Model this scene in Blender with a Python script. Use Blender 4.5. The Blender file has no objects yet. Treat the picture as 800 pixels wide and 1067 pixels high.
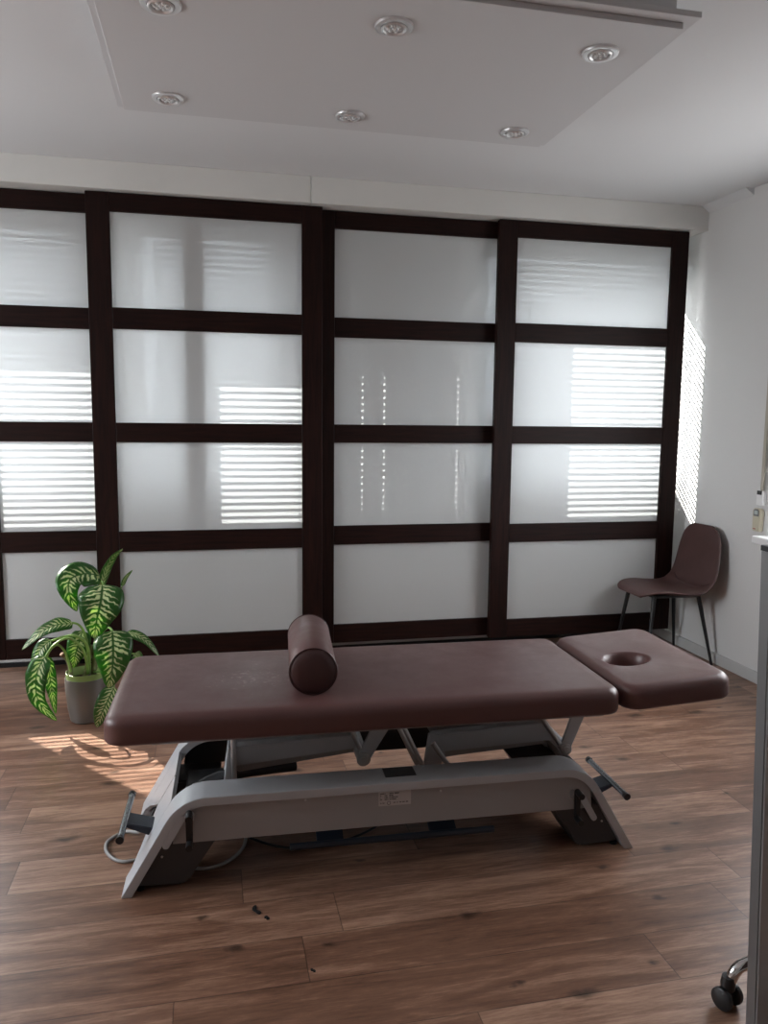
import bpy, bmesh, math, random
from mathutils import Vector, Matrix
random.seed(7)
scene = bpy.context.scene
COL = scene.collection
PI = math.pi

# ------------------------------------------------------------------ camera
cam_d = bpy.data.cameras.new('camera')
cam = bpy.data.objects.new('camera', cam_d); COL.objects.link(cam)
cam_d.sensor_fit = 'HORIZONTAL'; cam_d.sensor_width = 36.0
cam_d.lens = 816.38 / 800 * 36.0
cam_d.clip_start = 0.02; cam_d.clip_end = 200
_r = Vector((0.97632945, -0.2160358, 0.01045696))
_u = Vector((0.01550723, 0.11814076, 0.99287577))
_w = Vector((0.2157321, 0.96921169, -0.11869442))
m = Matrix((_r, _u, -_w)).transposed().to_4x4()
m.translation = Vector((0, 0, 1.346))
cam.matrix_world = m
scene.camera = cam

# ------------------------------------------------------------------ light
w = bpy.data.worlds.new('sky'); scene.world = w; w.use_nodes = True
wn = w.node_tree
bg = wn.nodes['Background']
_tc = wn.nodes.new('ShaderNodeTexCoord'); _sp = wn.nodes.new('ShaderNodeSeparateXYZ'); _rp = wn.nodes.new('ShaderNodeValToRGB')
wn.links.new(_tc.outputs['Generated'], _sp.inputs[0]); wn.links.new(_sp.outputs[2], _rp.inputs[0]); wn.links.new(_rp.outputs[0], bg.inputs[0])
# below the horizon the ground outside, above it a bright hazy sky
_rp.color_ramp.elements[0].position = 0.0; _rp.color_ramp.elements[0].color = (0.22, 0.21, 0.20, 1)
_rp.color_ramp.elements[1].position = 0.03; _rp.color_ramp.elements[1].color = (0.94, 0.965, 1.0, 1)
bg.inputs[1].default_value = 6.5

def lamp(name, kind, loc, energy, color=(1, 1, 1), size=None, aim=None, angle=None):
    l = bpy.data.lights.new(name, kind); l.energy = energy; l.color = color
    if size:
        l.shape = 'RECTANGLE'; l.size, l.size_y = size
    if angle is not None: l.angle = angle
    o = bpy.data.objects.new(name, l); COL.objects.link(o); o.location = loc
    if aim is not None:
        o.rotation_euler = Vector(aim).to_track_quat('-Z', 'Y').to_euler()
    return o
SUN_DIR = (0.85, -1.0, -1.0)
lamp('sun', 'SUN', (-4, 9, 8), 18.0, (1.0, 0.95, 0.88), aim=SUN_DIR, angle=0.009)
lamp('daylight_left_window', 'AREA', (-2.80, 2.6, 1.57), 26.0, (0.90, 0.95, 1.0), (1.7, 1.25), (1, 0, 0.15))
lamp('daylight_right_window', 'AREA', (2.95, 2.7, 1.47), 8.0, (0.95, 0.97, 1.0), (1.3, 1.25), (-1, 0, 0.15))

scene.view_settings.view_transform = 'Standard'
scene.view_settings.look = 'None'
scene.view_settings.gamma = 1.0
scene.view_settings.use_curve_mapping = False
scene.view_settings.exposure = 0.5
cy = scene.cycles
cy.use_denoising = True
cy.use_adaptive_sampling = False
cy.max_bounces = 10; cy.diffuse_bounces = 6; cy.glossy_bounces = 4
cy.transmission_bounces = 8; cy.transparent_max_bounces = 16
cy.sample_clamp_indirect = 6.0
cy.caustics_reflective = False; cy.caustics_refractive = False

# ------------------------------------------------------------------ materials
def mat(name, color, rough=0.5, metal=0.0, spec=0.5, bump=0.0, bscale=40.0, var=0.0, vscale=6.0, coat=0.0):
    M = bpy.data.materials.new(name); M.use_nodes = True
    nt = M.node_tree; b = nt.nodes['Principled BSDF']
    b.inputs['Base Color'].default_value = (*color, 1)
    b.inputs['Roughness'].default_value = rough
    b.inputs['Metallic'].default_value = metal
    b.inputs['Specular IOR Level'].default_value = spec
    if coat:
        b.inputs['Coat Weight'].default_value = coat; b.inputs['Coat Roughness'].default_value = 0.15
    tc = nt.nodes.new('ShaderNodeTexCoord')
    if bump:
        n = nt.nodes.new('ShaderNodeTexNoise'); n.inputs['Scale'].default_value = bscale; n.inputs['Detail'].default_value = 6
        bp = nt.nodes.new('ShaderNodeBump'); bp.inputs['Strength'].default_value = bump; bp.inputs['Distance'].default_value = 0.002
        nt.links.new(tc.outputs['Object'], n.inputs['Vector']); nt.links.new(n.outputs[0], bp.inputs['Height'])
        nt.links.new(bp.outputs[0], b.inputs['Normal'])
    if var:
        n = nt.nodes.new('ShaderNodeTexNoise'); n.inputs['Scale'].default_value = vscale; n.inputs['Detail'].default_value = 5
        cr = nt.nodes.new('ShaderNodeMapRange')
        cr.inputs[1].default_value = 0.3; cr.inputs[2].default_value = 0.7
        cr.inputs[3].default_value = 1 - var; cr.inputs[4].default_value = 1 + var
        mx = nt.nodes.new('ShaderNodeMix'); mx.data_type = 'RGBA'; mx.blend_type = 'MULTIPLY'; mx.inputs[0].default_value = 1
        mx.inputs[6].default_value = (*color, 1)
        nt.links.new(tc.outputs['Object'], n.inputs['Vector']); nt.links.new(n.outputs[0], cr.inputs[0])
        nt.links.new(cr.outputs[0], mx.inputs[7]); nt.links.new(mx.outputs[2], b.inputs['Base Color'])
    return M

def math_node(nt, op, a, b=None, clamp=False):
    n = nt.nodes.new('ShaderNodeMath'); n.operation = op; n.use_clamp = clamp
    for i, x in enumerate((a, b)):
        if x is None: continue
        if isinstance(x, (int, float)): n.inputs[i].default_value = x
        else: nt.links.new(x, n.inputs[i])
    return n.outputs[0]

def wood_dark(name, axis):
    M = mat(name, (0.02, 0.008, 0.006), 0.5, spec=0.14)
    nt = M.node_tree; b = nt.nodes['Principled BSDF']
    tc = nt.nodes.new('ShaderNodeTexCoord'); mp = nt.nodes.new('ShaderNodeMapping')
    mp.inputs['Scale'].default_value = (2, 30, 30) if axis == 'x' else (30, 30, 2)
    n = nt.nodes.new('ShaderNodeTexNoise'); n.inputs['Scale'].default_value = 2.2; n.inputs['Detail'].default_value = 8; n.inputs['Distortion'].default_value = 0.6
    r = nt.nodes.new('ShaderNodeValToRGB')
    r.color_ramp.elements[0].position = 0.32; r.color_ramp.elements[0].color = (0.0055, 0.0017, 0.0014, 1)
    r.color_ramp.elements[1].position = 0.72; r.color_ramp.elements[1].color = (0.018, 0.0055, 0.0038, 1)
    nt.links.new(tc.outputs['Object'], mp.inputs[0]); nt.links.new(mp.outputs[0], n.inputs['Vector'])
    nt.links.new(n.outputs[0], r.inputs[0]); nt.links.new(r.outputs[0], b.inputs['Base Color'])
    bp = nt.nodes.new('ShaderNodeBump'); bp.inputs['Strength'].default_value = 0.25; bp.inputs['Distance'].default_value = 0.001
    nt.links.new(n.outputs[0], bp.inputs['Height']); nt.links.new(bp.outputs[0], b.inputs['Normal'])
    return M

def laminate():
    M = bpy.data.materials.new('oak laminate planks'); M.use_nodes = True
    nt = M.node_tree; b = nt.nodes['Principled BSDF']; L = nt.links
    tc = nt.nodes.new('ShaderNodeTexCoord')
    sep = nt.nodes.new('ShaderNodeSeparateXYZ'); L.new(tc.outputs['Object'], sep.inputs[0])
    PW, PL = 0.1715, 1.20
    row = math_node(nt, 'FLOOR', math_node(nt, 'DIVIDE', math_node(nt, 'ADD', sep.outputs[1], 0.025), PW))
    wn_ = nt.nodes.new('ShaderNodeTexWhiteNoise'); wn_.noise_dimensions = '1D'; L.new(row, wn_.inputs['W'])
    shift = math_node(nt, 'MULTIPLY', wn_.outputs[0], PL)
    for k_, j_ in ((9, 0.345), (10, -0.31), (11, 0.153), (12, -0.113), (13, -0.55), (14, 0.30)):
        hit = math_node(nt, 'COMPARE', row, float(k_)); hit.node.inputs[2].default_value = 0.2
        keep = math_node(nt, 'SUBTRACT', 1.0, hit)
        shift = math_node(nt, 'ADD', math_node(nt, 'MULTIPLY', shift, keep), math_node(nt, 'MULTIPLY', hit, (-j_) % PL))
    xs = math_node(nt, 'DIVIDE', math_node(nt, 'ADD', sep.outputs[0], shift), PL)
    colid = math_node(nt, 'FLOOR', xs)
    fx = math_node(nt, 'FRACT', xs)
    fy = math_node(nt, 'FRACT', math_node(nt, 'DIVIDE', math_node(nt, 'ADD', sep.outputs[1], 0.025), PW))
    pid = math_node(nt, 'ADD', math_node(nt, 'MULTIPLY', row, 17.3), math_node(nt, 'MULTIPLY', colid, 5.7))
    w2 = nt.nodes.new('ShaderNodeTexWhiteNoise'); w2.noise_dimensions = '1D'; L.new(pid, w2.inputs['W'])
    # seams
    sx = math_node(nt, 'MINIMUM', fx, math_node(nt, 'SUBTRACT', 1.0, fx))
    sy = math_node(nt, 'MINIMUM', fy, math_node(nt, 'SUBTRACT', 1.0, fy))
    seam = math_node(nt, 'MINIMUM', math_node(nt, 'MULTIPLY', sx, PL), math_node(nt, 'MULTIPLY', sy, PW))
    seamf = nt.nodes.new('ShaderNodeMapRange'); L.new(seam, seamf.inputs[0])
    seamf.inputs[1].default_value = 0.0; seamf.inputs[2].default_value = 0.0022; seamf.inputs[3].default_value = 0.35; seamf.inputs[4].default_value = 1.0
    # grain coordinates, different for each plank
    cmb = nt.nodes.new('ShaderNodeCombineXYZ')
    L.new(math_node(nt, 'ADD', math_node(nt, 'MULTIPLY', sep.outputs[0], 1.0), math_node(nt, 'MULTIPLY', w2.outputs[0], 37.0)), cmb.inputs[0])
    L.new(math_node(nt, 'MULTIPLY', sep.outputs[1], 7.0), cmb.inputs[1]); L.new(math_node(nt, 'MULTIPLY', pid, 3.1), cmb.inputs[2])
    n1 = nt.nodes.new('ShaderNodeTexNoise'); n1.inputs['Scale'].default_value = 2.6; n1.inputs['Detail'].default_value = 8; n1.inputs['Roughness'].default_value = 0.6; n1.inputs['Distortion'].default_value = 0.9
    L.new(cmb.outputs[0], n1.inputs['Vector'])
    n2 = nt.nodes.new('ShaderNodeTexNoise'); n2.inputs['Scale'].default_value = 9; n2.inputs['Detail'].default_value = 8; n2.inputs['Roughness'].default_value = 0.7
    cm2 = nt.nodes.new('ShaderNodeCombineXYZ'); L.new(math_node(nt, 'MULTIPLY', sep.outputs[0], 0.9), cm2.inputs[0]); L.new(math_node(nt, 'MULTIPLY', sep.outputs[1], 14.0), cm2.inputs[1]); L.new(pid, cm2.inputs[2])
    L.new(cm2.outputs[0], n2.inputs['Vector'])
    ramp = nt.nodes.new('ShaderNodeValToRGB'); e = ramp.color_ramp.elements
    e[0].position = 0.30; e[0].color = (0.058, 0.026, 0.015, 1)
    e[1].position = 0.70; e[1].color = (0.50, 0.31, 0.215, 1)
    x = e.new(0.48); x.color = (0.185, 0.094, 0.060, 1)
    n3 = nt.nodes.new('ShaderNodeTexNoise'); n3.inputs['Scale'].default_value = 22; n3.inputs['Detail'].default_value = 6; n3.inputs['Roughness'].default_value = 0.8
    cm4 = nt.nodes.new('ShaderNodeCombineXYZ'); L.new(sep.outputs[0], cm4.inputs[0]); L.new(math_node(nt, 'MULTIPLY', sep.outputs[1], 9.0), cm4.inputs[1]); L.new(pid, cm4.inputs[2])
    L.new(cm4.outputs[0], n3.inputs['Vector'])
    tone = math_node(nt, 'ADD', math_node(nt, 'MULTIPLY', n1.outputs[0], 0.50), math_node(nt, 'MULTIPLY', n2.outputs[0], 0.25))
    tone = math_node(nt, 'ADD', tone, math_node(nt, 'MULTIPLY', n3.outputs[0], 0.25))
    tone = math_node(nt, 'ADD', tone, math_node(nt, 'MULTIPLY', math_node(nt, 'SUBTRACT', w2.outputs[0], 0.5), 0.10))
    L.new(tone, ramp.inputs[0])
    # knots
    vo = nt.nodes.new('ShaderNodeTexVoronoi'); vo.voronoi_dimensions = '2D'; vo.inputs['Scale'].default_value = 1.0
    nd = nt.nodes.new('ShaderNodeTexNoise'); nd.inputs['Scale'].default_value = 22; L.new(tc.outputs['Object'], nd.inputs['Vector'])
    wob = math_node(nt, 'MULTIPLY', math_node(nt, 'SUBTRACT', nd.outputs[0], 0.5), 0.16)
    cm3 = nt.nodes.new('ShaderNodeCombineXYZ'); L.new(math_node(nt, 'ADD', math_node(nt, 'MULTIPLY', sep.outputs[0], 2.6), wob), cm3.inputs[0]); L.new(math_node(nt, 'ADD', math_node(nt, 'MULTIPLY', sep.outputs[1], 5.2), wob), cm3.inputs[1])
    L.new(cm3.outputs[0], vo.inputs['Vector'])
    sc_ = nt.nodes.new('ShaderNodeSeparateColor'); L.new(vo.outputs['Color'], sc_.inputs[0])
    rad = math_node(nt, 'MULTIPLY', math_node(nt, 'GREATER_THAN', sc_.outputs[0], 0.45), math_node(nt, 'ADD', 0.03, math_node(nt, 'MULTIPLY', sc_.outputs[1], 0.07)))
    kd = math_node(nt, 'DIVIDE', vo.outputs['Distance'], math_node(nt, 'ADD', rad, 0.001))
    kn = nt.nodes.new('ShaderNodeMapRange'); L.new(kd, kn.inputs[0])
    kn.inputs[1].default_value = 0.35; kn.inputs[2].default_value = 1.5; kn.inputs[3].default_value = 0.30; kn.inputs[4].default_value = 1.0
    mul = math_node(nt, 'MULTIPLY', seamf.outputs[0], kn.outputs[0])
    mx = nt.nodes.new('ShaderNodeMix'); mx.data_type = 'RGBA'; mx.blend_type = 'MULTIPLY'; mx.inputs[0].default_value = 1
    L.new(ramp.outputs[0], mx.inputs[6]); L.new(mul, mx.inputs[7]); L.new(mx.outputs[2], b.inputs['Base Color'])
    rr = nt.nodes.new('ShaderNodeMapRange'); L.new(n2.outputs[0], rr.inputs[0]); rr.inputs[3].default_value = 0.24; rr.inputs[4].default_value = 0.42
    L.new(rr.outputs[0], b.inputs['Roughness'])
    b.inputs['Specular IOR Level'].default_value = 0.5
    bp = nt.nodes.new('ShaderNodeBump'); bp.inputs['Strength'].default_value = 0.25; bp.inputs['Distance'].default_value = 0.0015
    L.new(math_node(nt, 'ADD', math_node(nt, 'MULTIPLY', n2.outputs[0], 0.5), seamf.outputs[0]), bp.inputs['Height']); L.new(bp.outputs[0], b.inputs['Normal'])
    return M

def frosted():
    M = bpy.data.materials.new('frosted glass'); M.use_nodes = True
    nt = M.node_tree; nt.nodes.clear(); L = nt.links
    out = nt.nodes.new('ShaderNodeOutputMaterial')
    tr = nt.nodes.new('ShaderNodeBsdfTranslucent'); tr.inputs[0].default_value = (0.90, 0.92, 0.93, 1)
    di = nt.nodes.new('ShaderNodeBsdfDiffuse'); di.inputs[0].default_value = (0.88, 0.885, 0.875, 1)
    tp = nt.nodes.new('ShaderNodeBsdfTransparent'); tp.inputs[0].default_value = (0.93, 0.96, 1.0, 1)
    gl = nt.nodes.new('ShaderNodeBsdfGlossy'); gl.inputs['Roughness'].default_value = 0.35
    fr = nt.nodes.new('ShaderNodeFresnel'); fr.inputs[0].default_value = 1.35
    m1 = nt.nodes.new('ShaderNodeMixShader'); m1.inputs[0].default_value = 0.42
    L.new(tr.outputs[0], m1.inputs[1]); L.new(di.outputs[0], m1.inputs[2])
    m2 = nt.nodes.new('ShaderNodeMixShader'); m2.inputs[0].default_value = 0.11
    L.new(m1.outputs[0], m2.inputs[1]); L.new(tp.outputs[0], m2.inputs[2])
    m3 = nt.nodes.new('ShaderNodeMixShader'); L.new(fr.outputs[0], m3.inputs[0])
    L.new(m2.outputs[0], m3.inputs[1]); L.new(gl.outputs[0], m3.inputs[2])
    L.new(m3.outputs[0], out.inputs[0])
    return M

def clear_glass():
    M = bpy.data.materials.new('clear glass'); M.use_nodes = True
    nt = M.node_tree; nt.nodes.clear(); L = nt.links
    out = nt.nodes.new('ShaderNodeOutputMaterial')
    tp = nt.nodes.new('ShaderNodeBsdfTransparent'); tp.inputs[0].default_value = (0.97, 0.985, 0.98, 1)
    gl = nt.nodes.new('ShaderNodeBsdfGlossy'); gl.inputs['Roughness'].default_value = 0.02
    m = nt.nodes.new('ShaderNodeMixShader'); m.inputs[0].default_value = 0.04
    L.new(tp.outputs[0], m.inputs[1]); L.new(gl.outputs[0], m.inputs[2]); L.new(m.outputs[0], out.inputs[0])
    return M

def leaf_mat():
    M = bpy.data.materials.new('variegated leaf'); M.use_nodes = True
    nt = M.node_tree; L = nt.links; b = nt.nodes['Principled BSDF']; out = nt.nodes['Material Output']
    uv = nt.nodes.new('ShaderNodeUVMap'); sp = nt.nodes.new('ShaderNodeSeparateXYZ'); L.new(uv.outputs[0], sp.inputs[0])
    u = sp.outputs[0]
    v = math_node(nt, 'ABSOLUTE', math_node(nt, 'SUBTRACT', math_node(nt, 'MULTIPLY', sp.outputs[1], 2.0), 1.0))
    no = nt.nodes.new('ShaderNodeTexNoise'); no.inputs['Scale'].default_value = 34; no.inputs['Detail'].default_value = 4
    tc = nt.nodes.new('ShaderNodeTexCoord'); L.new(tc.outputs['Object'], no.inputs['Vector'])
    ph = math_node(nt, 'SUBTRACT', u, math_node(nt, 'MULTIPLY', v, 0.16))
    ph = math_node(nt, 'ADD', ph, math_node(nt, 'MULTIPLY', no.outputs[0], 0.16))
    s = math_node(nt, 'SINE', math_node(nt, 'MULTIPLY', ph, 76.0))
    s = math_node(nt, 'ADD', s, math_node(nt, 'MULTIPLY', math_node(nt, 'SUBTRACT', no.outputs[0], 0.5), 3.6))
    # streaks fade toward margin and are absent on the midrib
    lim = math_node(nt, 'SUBTRACT', 1.15, math_node(nt, 'MULTIPLY', v, 2.2))
    st = nt.nodes.new('ShaderNodeMapRange'); L.new(math_node(nt, 'ADD', s, lim), st.inputs[0])
    st.inputs[1].default_value = 0.35; st.inputs[2].default_value = 1.0
    mid = nt.nodes.new('ShaderNodeMapRange'); L.new(v, mid.inputs[0]); mid.inputs[1].default_value = 0.03; mid.inputs[2].default_value = 0.09
    f = math_node(nt, 'MULTIPLY', st.outputs[0], mid.outputs[0])
    mx = nt.nodes.new('ShaderNodeMix'); mx.data_type = 'RGBA'; L.new(f, mx.inputs[0])
    mx.inputs[6].default_value = (0.018, 0.075, 0.012, 1); mx.inputs[7].default_value = (0.58, 0.66, 0.34, 1)
    L.new(mx.outputs[2], b.inputs['Base Color']); b.inputs['Roughness'].default_value = 0.35
    tr = nt.nodes.new('ShaderNodeBsdfTranslucent')
    mt = nt.nodes.new('ShaderNodeMix'); mt.data_type = 'RGBA'; L.new(f, mt.inputs[0])
    mt.inputs[6].default_value = (0.09, 0.36, 0.015, 1); mt.inputs[7].default_value = (0.62, 0.80, 0.25, 1)
    L.new(mt.outputs[2], tr.inputs[0])
    ms = nt.nodes.new('ShaderNodeMixShader'); ms.inputs[0].default_value = 0.40
    L.new(b.outputs[0], ms.inputs[1]); L.new(tr.outputs[0], ms.inputs[2]); L.new(ms.outputs[0], out.inputs[0])
    return M

def vinyl(name, color, rough=0.42):
    M = mat(name, color, rough, spec=0.5, bump=0.18, bscale=260)
    nt = M.node_tree; b = nt.nodes['Principled BSDF']; L = nt.links
    tc = nt.nodes.new('ShaderNodeTexCoord')
    n = nt.nodes.new('ShaderNodeTexNoise'); n.inputs['Scale'].default_value = 7; n.inputs['Detail'].default_value = 9; n.inputs['Roughness'].default_value = 0.7
    L.new(tc.outputs['Object'], n.inputs['Vector'])
    mr = nt.nodes.new('ShaderNodeMapRange'); L.new(n.outputs[0], mr.inputs[0]); mr.inputs[1].default_value = 0.35; mr.inputs[2].default_value = 0.7
    mr.inputs[3].default_value = rough - 0.05; mr.inputs[4].default_value = rough + 0.10
    L.new(mr.outputs[0], b.inputs['Roughness'])
    return M

def worn_vinyl():
    W = vinyl('worn oxblood brown vinyl', (0.100, 0.046, 0.043), 0.37)
    nt = W.node_tree; b = nt.nodes['Principled BSDF']; L = nt.links
    tc = nt.nodes.new('ShaderNodeTexCoord')
    n = nt.nodes.new('ShaderNodeTexNoise'); n.inputs['Scale'].default_value = 55; n.inputs['Detail'].default_value = 7; n.inputs['Roughness'].default_value = 0.75
    L.new(tc.outputs['Object'], n.inputs['Vector'])
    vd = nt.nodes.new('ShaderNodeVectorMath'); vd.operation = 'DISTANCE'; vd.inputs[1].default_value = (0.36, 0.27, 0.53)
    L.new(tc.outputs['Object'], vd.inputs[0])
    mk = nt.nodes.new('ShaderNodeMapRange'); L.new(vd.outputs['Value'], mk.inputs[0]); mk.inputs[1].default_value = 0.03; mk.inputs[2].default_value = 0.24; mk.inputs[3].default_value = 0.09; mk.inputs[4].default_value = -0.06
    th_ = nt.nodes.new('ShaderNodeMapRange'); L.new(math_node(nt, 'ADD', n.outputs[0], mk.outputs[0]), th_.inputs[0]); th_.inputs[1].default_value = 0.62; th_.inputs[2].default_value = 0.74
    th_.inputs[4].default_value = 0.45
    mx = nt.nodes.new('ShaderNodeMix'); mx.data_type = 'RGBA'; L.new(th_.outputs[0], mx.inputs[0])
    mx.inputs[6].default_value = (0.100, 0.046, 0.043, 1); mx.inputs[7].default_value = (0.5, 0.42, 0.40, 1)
    L.new(mx.outputs[2], b.inputs['Base Color'])
    return W

M = {
 'steel_cap': mat('light grey pivot cap', (0.58, 0.59, 0.60), 0.35, metal=0.2),
 'wall': mat('white wall paint', (0.66, 0.66, 0.655), 0.85, spec=0.2, bump=0.35, bscale=90),
 'wall_dark': mat('dark taupe wall', (0.50, 0.49, 0.48), 0.8),
 'ceiling': mat('white ceiling paint', (0.655, 0.67, 0.685), 0.9, spec=0.15),
 'beam': mat('cream lacquered beam', (0.60, 0.60, 0.58), 0.6, spec=0.3, var=0.03, vscale=3),
 'panel': mat('matt white ceiling panel', (0.57, 0.58, 0.595), 0.8, spec=0.2),
 'base': mat('pale skirting', (0.52, 0.52, 0.52), 0.5),
 'floor': laminate(),
 'wood_x': wood_dark('dark wenge rail', 'x'), 'wood_z': wood_dark('dark wenge stile', 'z'),
 'frost': frosted(), 'clear': clear_glass(),
 'pvc': mat('white window plastic', (0.8, 0.8, 0.8), 0.35),
 'bar': mat('dark steel bar', (0.22, 0.23, 0.24), 0.25, metal=0.9),
 'slat': mat('pale blind slats', (0.62, 0.63, 0.65), 0.45),
 'cord': mat('blind cord', (0.7, 0.7, 0.68), 0.8),
 'post': mat('grey painted post', (0.10, 0.10, 0.105), 0.6),
 'vinyl': vinyl('oxblood brown vinyl', (0.100, 0.046, 0.043), 0.37),
 'vinyl_end': vinyl('bolster end vinyl', (0.050, 0.020, 0.020), 0.42),  # darker than the roll: shading of the bolster ends put into the colour
 'leather': mat('brown leatherette', (0.075, 0.036, 0.033), 0.48, bump=0.3, bscale=180, var=0.12, vscale=14),
 'grey': mat('silver grey powder coat', (0.49, 0.51, 0.54), 0.33, metal=0.15, bump=0.08, bscale=500),
 'grey_dark': mat('grey steel cover', (0.35, 0.34, 0.34), 0.5, metal=0.0, bump=0.06, bscale=400),
 'cover': mat('dark grey plastic cover', (0.045, 0.045, 0.048), 0.45),
 'steel': mat('brushed steel rod', (0.62, 0.63, 0.64), 0.28, metal=0.9),
 'black': mat('black plastic', (0.012, 0.013, 0.015), 0.35),
 'blue': mat('blue black coated steel', (0.018, 0.026, 0.042), 0.4),
 'blackmetal': mat('black metal', (0.012, 0.012, 0.013), 0.4, metal=0.2),
 'chrome': mat('chrome', (0.80, 0.80, 0.80), 0.08, metal=1.0),
 'alu': mat('anodised aluminium', (0.50, 0.50, 0.50), 0.35, metal=0.5),
 'crumb': mat('dried leaf', (0.008, 0.009, 0.010), 0.6),
 'vinyl_worn': worn_vinyl(),
 'alu_dark': mat('grooved aluminium', (0.20, 0.20, 0.205), 0.4, metal=0.6),
 'brown_panel': mat('dark brown board', (0.03, 0.014, 0.010), 0.35),
 'pot': mat('taupe glazed pot', (0.12, 0.105, 0.095), 0.3, spec=0.5),
 'pot_in': mat('pot rim liner', (0.22, 0.30, 0.10), 0.45),
 'soil': mat('potting soil', (0.03, 0.018, 0.010), 0.95, bump=1.0, bscale=60),
 'leaf': leaf_mat(),
 'stem': mat('green leaf stalk', (0.20, 0.34, 0.08), 0.45, var=0.2, vscale=30),
 'cane': mat('woody green cane', (0.17, 0.18, 0.08), 0.6, var=0.3, vscale=40),
 'cane_end': mat('cut brown cane end', (0.16, 0.08, 0.04), 0.8),
 'beige': mat('beige plastic', (0.56, 0.52, 0.40), 0.45),
 'lcd': mat('grey green display', (0.45, 0.50, 0.48), 0.2),
 'lens': mat('lamp lens', (0.62, 0.63, 0.64), 0.12, spec=0.8),
 'ring': mat('satin chrome ring', (0.72, 0.72, 0.73), 0.3, metal=0.6),
 'strap': mat('grey beige webbing', (0.40, 0.37, 0.31), 0.8, bump=0.3, bscale=300),
 'cable': mat('grey cable', (0.33, 0.33, 0.33), 0.45),
 'sticker': mat('silver label', (0.55, 0.53, 0.52), 0.5),
 'ink': mat('label ink', (0.02, 0.02, 0.02), 0.6),
 'mark': mat('red mark', (0.35, 0.03, 0.03), 0.5),
 'concrete': mat('pale render', (0.5, 0.5, 0.5), 0.9),
 'sill': mat('white sill board', (0.82, 0.82, 0.82), 0.3),
}

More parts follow.
